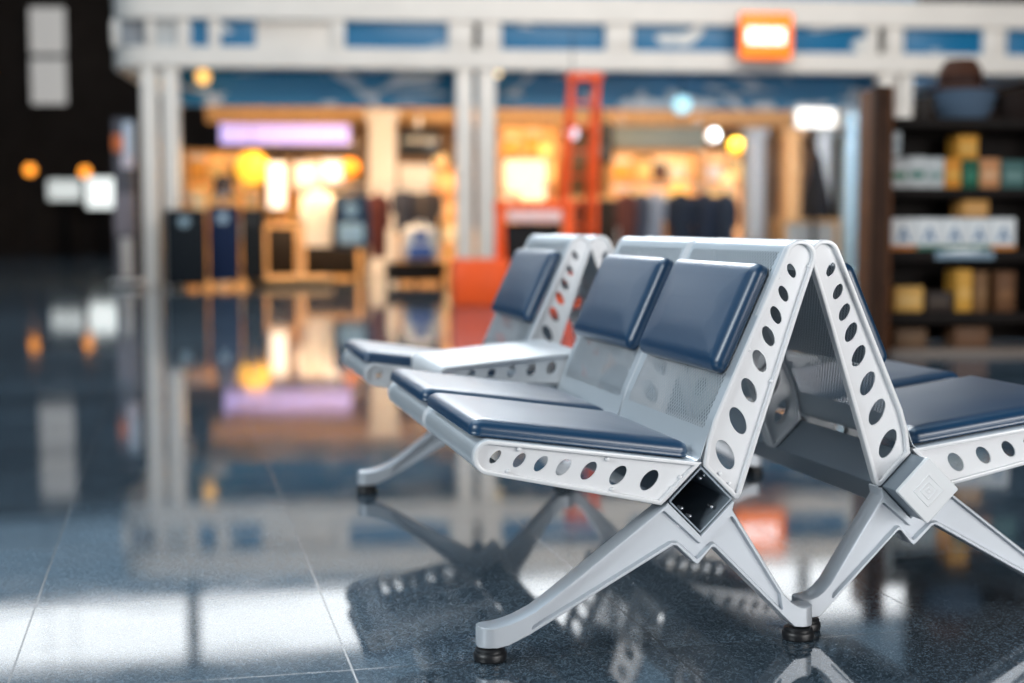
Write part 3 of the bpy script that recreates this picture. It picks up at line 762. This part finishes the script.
# clothes and bags
def bag(col, pcol):
    mm, mp = M_(col, .6), M_(pcol, .6)
    def f(o, w, d, h):
        bm = bmesh.new(); box(bm, -w / 2, w / 2, -d / 2, d / 2, 0, h * .9, min(w, d) * .35, 0, 5)
        for v in bm.verts:
            k = v.co.z / h; v.co.x *= 1.02 - .18 * k * k
        obj('body', bm, mm, o)
        bm = bmesh.new(); box(bm, -w * .32, w * .32, -d / 2 - .05, -d / 2 + .06, h * .08, h * .42, .03, 0, 3); obj('front_pocket', bm, mp, o)
        bm = bmesh.new(); lathe(bm, [(.001, .008), (w * .16, .006), (w * .17, -.004)], (0, -d / 2 - .008, h * .64), 20, 'Y'); obj('emblem', bm, mp, o)
        bm = bmesh.new(); tube(bm, [(-w * .14, 0, h * .88), (-w * .13, 0, h * .97), (0, 0, h), (w * .13, 0, h * .97), (w * .14, 0, h * .88)], .018); obj('top_handle', bm, mm, o)
    return f
goods('backpack', 'navy backpack with pale print displayed in the middle of the shop', 'backpack', 331, 371, 188, 249, 1.2, .28, bag((.010, .035, .075), (.35, .50, .60)))
def garment(col, sleeves=True):
    mm = M_(col, .8)
    def f(o, w, d, h):
        bm = bmesh.new(); n = 20; rings = []
        prof = [(0, 1.0), (.35, 1.02), (.7, .9), (.9, .82), (.97, .42), (1.0, .22)]
        for z, k in prof:
            rings.append([bm.verts.new((w / 2 * k * math.cos(2 * PI * i / n) * (1 + .06 * math.sin(i * 3.1) * (1 - z)), d / 2 * (.6 + .4 * k) * math.sin(2 * PI * i / n), z * h)) for i in range(n)])
        for a, b in zip(rings, rings[1:]):
            for i in range(n): bm.faces.new((a[i], a[(i + 1) % n], b[(i + 1) % n], b[i]))
        bm.faces.new(rings[0]); bm.faces.new(rings[-1]); obj('body', bm, mm, o, smooth=70)
        if sleeves:
            for s in (-1, 1):
                bm = bmesh.new(); tube(bm, [(s * w * .38, 0, h * .93), (s * w * .50, -.02, h * .80), (s * w * .54, -.03, h * .45)], [.05, .055, .045], 12); obj('sleeve', bm, mm, o)
        bm = bmesh.new(); tube(bm, [(-w * .3, 0, h * .95), (0, 0, h * 1.0), (w * .3, 0, h * .95)], .008); tube(bm, [(0, 0, h), (0, 0, h * 1.05), (.03, 0, h * 1.07), (.03, 0, h * 1.1)], .006); obj('hanger', bm, m_steel, o)
    return f
def rail(name, label, u0, u1, v, t, gar):
    s0, z = sh(u0, v, t); s1, _ = sh(u1, v, t)
    o = thing(name, label, 'clothes rail', W((s0 + s1) / 2, t, 0), TH); w = s1 - s0
    bm = bmesh.new(); tube(bm, [(-w / 2, 0, 0), (-w / 2, 0, z), (w / 2, 0, z), (w / 2, 0, 0)], .018); obj('rail', bm, m_steel, o)
    for sx in (-1, 1): obj('foot', B(sx * w / 2 - .03, sx * w / 2 + .03, -.25, .25, 0, .04, .012), m_steel, o)
    k = 0
    for col, uu, lab, gw, gd, gh in gar:
        s, _ = sh(uu, v, t); g = thing('garment', lab, 'garment', W(s, t + .02 * (k % 3), z - gh * 1.09), TH); garment(col)(g, gw, gd, gh); k += 1
rail('clothes_rail', 'steel clothes rail in front of the lit shelf left of the middle columns', 300, 442, 186, 1.9,
     [((.80, .72, .64), 318, 'cream jacket hanging left of the navy backpack', .42, .26, .80), ((.07, .018, .018), 378, 'maroon shirt hanging right of the navy backpack', .24, .22, .95),
      ((.030, .035, .055), 405, 'dark navy jacket hanging next to the maroon shirt', .30, .24, .62), ((.045, .040, .045), 428, 'dark grey jacket hanging at the right end of the left rail', .32, .24, .66)])
rail('clothes_rail', 'steel clothes rail below the wide lit shelf right of the red ladder', 618, 735, 186, 1.5,
     [((.10, .035, .030), 627, 'maroon coat hanging at the left end of the right rail', .22, .24, .95), ((.05, .06, .09), 641, 'slate coat hanging beside the maroon coat', .22, .24, .95),
      ((.25, .29, .37), 655, 'pale blue shirt hanging near the middle of the right rail', .26, .24, .80), ((.014, .022, .040), 681, 'black navy coat hanging on the right rail beside the pale blue shirt', .34, .26, .90),
      ((.016, .024, .045), 705, 'black navy coat hanging second from the right on the right rail', .34, .26, .92), ((.02, .03, .05), 726, 'black navy coat hanging at the right end of the right rail', .28, .26, .95)])
s, z = sh(817, 146, 2.2)
o = thing('dress', 'long black dress on a stand in front of the pale pillars', 'dress', W(s, 2.2, 0), TH)
bm = bmesh.new(); n = 24; rings = []
for zz, r in ((.62, .26), (.9, .25), (1.2, .22), (1.45, .17), (1.62, .12), (1.78, .09), (1.92, .045), (1.97, .02)):
    rings.append([bm.verts.new((r * math.cos(2 * PI * i / n) * (1 + .05 * math.cos(6 * 2 * PI * i / n)), r * .8 * math.sin(2 * PI * i / n), zz)) for i in range(n)])
for a, b in zip(rings, rings[1:]):
    for i in range(n): bm.faces.new((a[i], a[(i + 1) % n], b[(i + 1) % n], b[i]))
bm.faces.new(rings[0]); bm.faces.new(rings[-1]); obj('skirt', bm, M_((.008, .007, .008), .8), o, smooth=70)
bm = bmesh.new(); lathe(bm, [(.2, 0), (.2, .02), (.02, .04), (.018, .7)]); obj('stand', bm, m_steel, o)
def hat(o, w, d, h):
    bm = bmesh.new(); lathe(bm, [(w * .5, 0), (w * .5, .012), (w * .33, .03), (w * .31, h * .6), (w * .25, h * .9), (w * .1, h)], n=28); obj('crown', bm, M_((.012, .012, .022), .7), o)
    bm = bmesh.new(); lathe(bm, [(w * .335, .03), (w * .335, .07)], n=28); obj('band', bm, M_((.05, .02, .02)), o)
s, z = sh(221, 196, 3.0)
o = thing('display_stand', 'slim steel stand carrying the dark hat behind the suitcases', 'stand', W(s, 3.0, 0), TH)
bm = bmesh.new(); lathe(bm, [(.16, 0), (.16, .02), (.02, .04), (.018, z - .02), (.09, z - .012), (.09, z)], n=20); obj('pole', bm, m_steel, o)
goods('hat', 'dark round hat on a stand above the navy suitcase', 'hat', 205, 238, 174, 196, 2.75, .5, hat)

# low furniture in the shop
def table(mm, ms):
    def f(o, w, d, h):
        obj('top', B(-w / 2, w / 2, -d / 2, d / 2, h - .06, h, .012), mm, o)
        obj('front_panel', B(-w / 2 + .04, w / 2 - .04, -d / 2 + .03, -d / 2 + .06, .05, h - .06, .006), ms, o)
        for sx in (-1, 1):
            for sy in (-1, 1): obj('leg', B(sx * (w / 2 - .05) - .03, sx * (w / 2 - .05) + .03, sy * (d / 2 - .05) - .03, sy * (d / 2 - .05) + .03, 0, h - .06, .006), mm, o)
    return f
ground('counter', 'wood framed grey counter in front of the dark dress', 'counter', 782, 841, 219, .8, .6, table(m_tan, mat('counter_grey', (.36, .37, .38), .5)))
def plinth(mm):
    def f(o, w, d, h):
        obj('base', B(-w / 2 + .05, w / 2 - .05, -d / 2 + .05, d / 2 - .05, 0, .06, .01), m_black, o)
        obj('deck', B(-w / 2, w / 2, -d / 2, d / 2, .05, h, .02), mm, o)
    return f
ground('lit_floor_plinth', 'low tan wooden plinth standing in for the warm lit floor right of the suitcases', 'plinth', 246, 332, 277, .75, .75, plinth(m_tan))  # added in place of a warm pool of light on the floor
ground('display_bench', 'low dark wooden bench under the left clothes rail', 'bench', 384, 446, 263, 1.0, .45, table(m_dkbrown, m_dkbrown))
goods('tote_bag', 'white bag with a blue top standing on the low dark bench', 'bag', 401, 440, 222, 262, 1.05, .28, bag((.70, .68, .66), (.06, .12, .36)))
ground('display_table', 'tan display table with an open front behind the navy backpack', 'table', 300, 362, 238, 3.6, .8, table(m_tan, m_dkbrown))
ground('display_table', 'dark display table below the golden globe lamp', 'table', 262, 300, 224, 3.8, .8, table(m_tan, m_dkbrown))
ground('display_table', 'tan display table between the middle columns and the red kiosk', 'table', 470, 496, 228, 2.0, .7, table(m_tan, m_tan))
ground('display_table', 'tan display table with dark front behind the right clothes rail', 'table', 560, 660, 196, 4.5, .8, table(m_tan, m_dkbrown))

# red kiosk and red ladder stand nearer, in front of the shop
m_red = mat('red_orange_paint', (.92, .10, .008), .4, noise=.15, nscale=5)
TK = -4.3
def kiosk(o, w, d, h):
    k = w / 86.; cx = 493.
    X = lambda u: (u - cx) * k
    zb = lambda v: (305 - v) * k
    obj('base', B(X(450), X(507), -d / 2, d / 2, 0, zb(258), .03), m_red, o)
    obj('post', B(X(495), X(505), -.08, .08, zb(260), zb(200), .02), m_red, o)
    obj('post', B(X(564), X(577), -.08, .08, 0, zb(200), .02), m_red, o)
    obj('cross_bar', B(X(494), X(578), -.09, .09, zb(208), zb(199), .015), m_red, o)
    obj('white_strip', B(X(507), X(562), -.10, .05, zb(221), zb(209), .01), M_((.85, .62, .62), .5), o)
    obj('screen', B(X(506), X(562), -.05, .05, zb(296), zb(222), .02), m_black, o)
    obj('foot_bar', B(X(500), X(577), -d / 2 + .05, d / 2 - .05, 0, .08, .02), m_red, o)
s0, _ = sh(450, 227, TK); s1, _ = sh(578, 227, TK)
kk = sz(TK); o = thing('kiosk', 'red kiosk with dark screen and square red base in front of the shop', 'kiosk', W(sh(493, 227, TK)[0], TK, 0), TH); kiosk(o, 86 * kk, .7, 0)
TL = -3.2
def L_(u, v, t=TL): s, z = sh(u, v, t); return s, z
o = thing('stepladder', 'tall red stepladder behind the red kiosk', 'ladder', W(L_(580, 227)[0], TL, 0), TH); sc = L_(580, 227)[0]
top = L_(592, 78)[1]
for sy, us in ((0, ((561, 568), (592, 598))),):
    pass
def rail_bar(x0, x1, y0, y1, z1):
    bm = bmesh.new(); tube(bm, [(x0, y0, 0), (x1, y1, z1)], .034, 8); return bm
xl0, xr0 = L_(556, 227)[0] - sc, L_(588, 227)[0] - sc; xl1, xr1 = L_(572, 100)[0] - sc, L_(597, 100)[0] - sc
for a, b in ((xl0, xl1), (xr0, xr1)): obj('front_rail', rail_bar(a, b, -.45, 0, top), m_red, o)
for a, b in ((xl0, xl1), (xr0, xr1)): obj('rear_rail', rail_bar(a, b, .55, .06, top), m_red, o)
for i in range(1, 9):
    k = i / 9; z = top * k
    obj('step', B(xl0 + (xl1 - xl0) * k, xr0 + (xr1 - xr0) * k, -.45 * (1 - k) - .05, -.45 * (1 - k) + .08, z - .012, z + .012, .005), m_red, o)
obj('top_cap', B(xl1 - .06, xr1 + .06, -.08, .14, top - .03, top + .05, .015), m_red, o)

# ------------------------------------------------------------------ brown shelving at the right, nearer
DS = 9.1
tS = None
G0 = campt(884, 227, DS); TS = (G0 - A0).dot(TD)
ks = sz(TS)
def sp_(u, v): return sh(u, v, TS)
sL = sp_(892, 227)[0]; sR = sp_(1070, 227)[0]
unit_o = thing('shelving_unit', 'dark brown wooden shelving unit with goods at the right edge', 'shelving', W((sL + sR) / 2, TS + .22, 0), TH)
wS = sR - sL; zt = sp_(900, 118)[1]
obj('back_panel', B(-wS / 2, wS / 2, .20, .23, .06, zt, .004), m_dkbrown, unit_o)
obj('upright', B(-wS / 2 - .075, -wS / 2, -.22, .23, 0, sp_(885, 86)[1], .008), m_brown, unit_o)
obj('upright', B(wS / 2, wS / 2 + .07, -.22, .23, 0, zt, .008), m_brown, unit_o)
for v0, v1 in ((118, 128), (188, 197), (250, 262), (313, 324)):
    z1, z0 = sp_(950, v0)[1], sp_(950, v1)[1]
    obj('shelf', B(-wS / 2, wS / 2, -.22, .20, z0, z1, .005), m_dkbrown, unit_o)
obj('bottom_rail', B(-wS / 2, wS / 2, -.23, .2, sp_(950, 358)[1], sp_(950, 349)[1], .006), mat('rail_brown', (.22, .17, .14), .5), unit_o)
obj('kick_board', B(-wS / 2, wS / 2, -.18, .2, 0, max(.02, sp_(950, 358)[1]), .002), m_dkbrown, unit_o)
# leaning board left of the unit
sb = sp_(871, 227)[0]
bd = thing('board', 'dark brown upright board leaning on the left side of the shelving', 'board', W(sb, TS + .1, 0), TH)
obj('plank', B(-.045, .045, -.28, -.20, .03, sp_(873, 88)[1], .01), wood_mat('umber_wood', (.030, .012, .006), (.06, .025, .012)), bd); obj('foot', B(-.055, .055, -.32, -.10, 0, .04, .008), m_dkbrown, bd)

def on_shelf(name, label, cat, u0, u1, v0, v1, build, group=None, dep=.22, dt=.05):
    s0, z1 = sp_(u0, v0); s1, z0 = sp_(u1, v1)
    o = thing(name, label, cat, W((s0 + s1) / 2, TS + dt + dep / 2, z0), TH, group); build(o, s1 - s0, dep, z1 - z0); return o
m_wbox = mat('white_card', (.90, .92, .93), .5)
m_mark = mat('blue_mark', (.10, .24, .42), .5)
def abox(band):
    mb = M_(band)
    def f(o, w, d, h):
        obj('carton', B(-w / 2 + .002, w / 2 - .002, -d / 2, d / 2, 0, h, .006), m_wbox, o)
        obj('coloured_band', B(-w / 2 + .001, w / 2 - .001, -d / 2 - .003, -d / 2 + .01, .001, h * .14, .001), mb, o)
        a, b, q = w * .26, h * .25, h * .72
        bm = bmesh.new()
        for pts in ([(-a, b), (-a + w * .13, b), (.0 + w * .045, q), (-w * .045, q)], [(a, b), (w * .045, q), (-w * .045, q), (a - w * .13, b)], [(-a * .6, b + h * .12), (a * .6, b + h * .12), (a * .5, b + h * .2), (-a * .5, b + h * .2)]):
            f0 = [bm.verts.new((x, -d / 2 - .003, z)) for x, z in pts]; f1 = [bm.verts.new((x, -d / 2 + .002, z)) for x, z in pts]
            bm.faces.new(f0); bm.faces.new(f1)
            for i in range(4): bm.faces.new((f0[i], f0[(i + 1) % 4], f1[(i + 1) % 4], f1[i]))
        obj('letter_mark', bm, m_mark, o, smooth=0)
    return f
pos = ['leftmost', 'second from left', 'middle one', 'second from right', 'rightmost']
for i, (a, b, c) in enumerate(((894, 919, (.75, .24, .04)), (920, 945, (.05, .20, .14)), (946, 970, (.05, .20, .14)), (971, 994, (.05, .22, .16)), (995, 1019, (.80, .28, .04)))):
    on_shelf('carton', 'white carton with blue letter mark, %s of five in the row' % pos[i], 'box', a, b, 218, 250, abox(c), 'white cartons with letter marks')
def pbox(c1, c2, h2=.25):
    a, b = M_(c1), M_(c2)
    def f(o, w, d, h):
        obj('carton', B(-w / 2, w / 2, -d / 2, d / 2, 0, h, .006), a, o)
        obj('printed_label', B(-w * .38, w * .38, -d / 2 - .003, -d / 2 + .01, h * .3, h * (.3 + h2), .002), b, o)
    return f
for u0, u1, v0, v1, c1, c2, lab in (
    (894, 911, 158, 188, (.70, .72, .72), (.10, .28, .18), 'white box with green label at the left of the upper shelf'),
    (912, 929, 156, 188, (.68, .70, .70), (.08, .25, .20), 'white box with green label, second on the upper shelf'),
    (930, 947, 157, 188, (.66, .68, .68), (.30, .42, .40), 'white box with pale label beside the orange box'),
    (949, 964, 158, 188, (.85, .33, .04), (.90, .50, .10), 'orange box beside the white boxes on the upper shelf'),
    (966, 982, 160, 188, (.02, .14, .08), (.05, .25, .16), 'dark green box right of the orange box'),
    (984, 1003, 158, 188, (.70, .32, .14), (.85, .50, .28), 'peach box right of the dark green box'),
    (1006, 1030, 160, 188, (.08, .18, .17), (.20, .34, .32), 'teal box at the right end of the upper shelf'),
    (897, 908, 130, 155, (.62, .68, .70), (.40, .50, .55), 'pale tall carton behind the white boxes'),
    (966, 986, 134, 158, (.85, .40, .06), (.9, .55, .15), 'orange carton stacked on the orange and green boxes'),
    (966, 992, 200, 217, (.72, .36, .10), (.85, .48, .2), 'orange carton on top of the letter mark cartons'),
    (898, 926, 287, 312, (.80, .45, .12), (.9, .58, .22), 'yellow basket box at the left of the middle shelf'),
    (930, 956, 292, 312, (.05, .035, .03), (.1, .07, .05), 'dark box beside the yellow basket box'),
    (960, 975, 270, 312, (.82, .42, .07), (.9, .52, .14), 'tall yellow box on the middle shelf'),
    (978, 991, 272, 312, (.24, .12, .05), (.3, .16, .07), 'tall brown box right of the tall yellow box'),
    (1000, 1018, 272, 312, (.18, .08, .035), (.26, .12, .05), 'tall dark brown box near the right edge of the middle shelf'),
    (898, 930, 330, 349, (.16, .09, .05), (.22, .13, .07), 'tan low crate at the left of the bottom shelf'),
    (958, 992, 328, 349, (.17, .085, .045), (.22, .11, .06), 'brown low crate on the bottom shelf'),
    ):
    dt = .05
    if 'stacked' in lab or 'behind' in lab: dt = .12
    on_shelf('goods_box', lab, 'box', u0, u1, v0, v1, pbox(c1, c2), dt=dt, dep=.2)
on_shelf('price_rail', 'pale blue price strip clipped under the letter mark cartons', 'price strip', 935, 993, 251, 259,
         lambda o, w, d, h: (obj('strip', B(-w / 2, w / 2, -d / 2, d / 2, 0, h, .002), M_((.30, .42, .52)), o), obj('clip', B(-w * .4, w * .4, -d / 2 - .002, d / 2 + .004, h * .8, h * 1.05, .001), m_steel, o)), dep=.012, dt=-.016)
def oval(o, w, d, h):
    bm = bmesh.new(); lathe(bm, [(w * .15, 0), (w * .5, .012), (w * .5, .02), (w * .3, .04), (w * .29, h * .7), (w * .2, h), (w * .05, h * .97)], n=32); obj('crown', bm, M_((.075, .028, .015), .7), o)
    bm = bmesh.new(); lathe(bm, [(w * .302, .045), (w * .302, .09)], n=32); obj('band', bm, M_((.03, .012, .01)), o)
def wide(u0, u1, v0, v1, c, lab, cat='basket'):
    mm = M_(c, .7)
    def f(o, w, d, h):
        bm = bmesh.new(); lathe(bm, [(w * .36, 0), (w * .44, h * .3), (w * .5, h * .85), (w * .5, h), (w * .46, h), (w * .4, h * .3), (w * .1, h * .1)], n=28); obj('body', bm, mm, o)
        bm = bmesh.new(); lathe(bm, [(w * .5, h * .9), (w * .52, h * .95), (w * .52, h), (w * .5, h * 1.03), (w * .46, h * 1.02)], n=28); obj('rim', bm, mm, o)
    on_shelf('basket', lab, cat, u0, u1, v0, v1, f, dep=.2)
wide(924, 942, 96, 118, (.05, .042, .038), 'dark small basket on top of the shelving')
wide(943, 1003, 90, 118, (.10, .15, .22), 'wide blue grey basket under the brown hat')
on_shelf('hat', 'large brown hat resting on the wide basket on top of the shelving', 'hat', 938, 1008, 56, 90, oval, dep=.3)
wide(1004, 1040, 92, 118, (.02, .012, .010), 'black basket at the right end on top of the shelving')

# ------------------------------------------------------------------ far hall at the left
def far(u, v, d): p = O + ray(u, v) * d; return p
def hanging(label, u0, u1, v0, v1, d):
    a = far(u0, v1, d); b = far(u1, v0, d); w = (Vector((b.x, b.y)) - Vector((a.x, a.y))).length; h = b.z - a.z
    o = thing('hanging_sign', label, 'sign', ((a.x + b.x) / 2, (a.y + b.y) / 2, a.z), math.atan2(RIGHT.y, RIGHT.x))
    mm = mat('sign_white', (.55, .54, .53), .5, 0, (.55, .54, .52), .62)
    obj('panel', B(-w / 2, w / 2, -.06, .06, h * .52, h, .03), mm, o); obj('panel', B(-w / 2, w / 2, -.06, .06, 0, h * .47, .03), mm, o)
    obj('middle_band', B(-w / 2 + .02, w / 2 - .02, -.05, .05, h * .47, h * .52, .005), m_mull, o)
    for s in (-.4, .4): obj('cable', B(s * w - .01, s * w + .01, -.01, .01, h - .02, h + 6, .002), m_black, o)
hanging('tall white hanging sign of two panels in the dark hall', 31, 65, 8, 104, 40)
def farscreen(label, u0, u1, v0, v1, d, es):
    a = far(u0, v1, d); b = far(u1, v0, d); w = (Vector((b.x, b.y)) - Vector((a.x, a.y))).length; h = b.z - a.z
    o = thing('display_screen', label, 'screen', ((a.x + b.x) / 2, (a.y + b.y) / 2, 0), math.atan2(RIGHT.y, RIGHT.x))
    obj('casing', B(-w / 2 - .05, w / 2 + .05, .0, .15, a.z - .05, b.z + .05, .02), m_black, o)
    obj('lit_face', B(-w / 2, w / 2, -.02, .03, a.z, b.z, .01), mat('screen_white', (.9, .93, .93), .4, 0, (.88, .95, .93), es), o)
    obj('stand', B(-.08, .08, .03, .13, 0, a.z, .01), m_black, o)
    obj('foot', B(-w * .35, w * .35, -.2, .36, 0, .04, .01), m_black, o)
farscreen('dim white display screen at the far end of the hall', 48, 81, 180, 200, 41, .65)
farscreen('bright white display screen beside the dim one in the far hall', 86, 118, 178, 208, 40.4, 1.3)
def farlamp(label, u, v, d):
    p = far(u, v, d); o = thing('hall_lamp', label, 'lamp', (p.x, p.y, 0))
    bm = bmesh.new(); bmesh.ops.create_uvsphere(bm, u_segments=16, v_segments=10, radius=.14)
    for q in bm.verts: q.co.z += p.z
    obj('globe', bm, mat('amber_globe', (1, .4, .05), .4, 0, (1, .33, .03), 2.4), o)
    bm = bmesh.new(); lathe(bm, [(.22, 0), (.22, .03), (.035, .06), (.03, p.z - .12), (.08, p.z - .1)], n=16); obj('pole', bm, m_black, o)
farlamp('left amber globe lamp in the dark far hall', 30, 170, 38)
farlamp('right amber globe lamp above the bright far screen', 85, 172, 38)
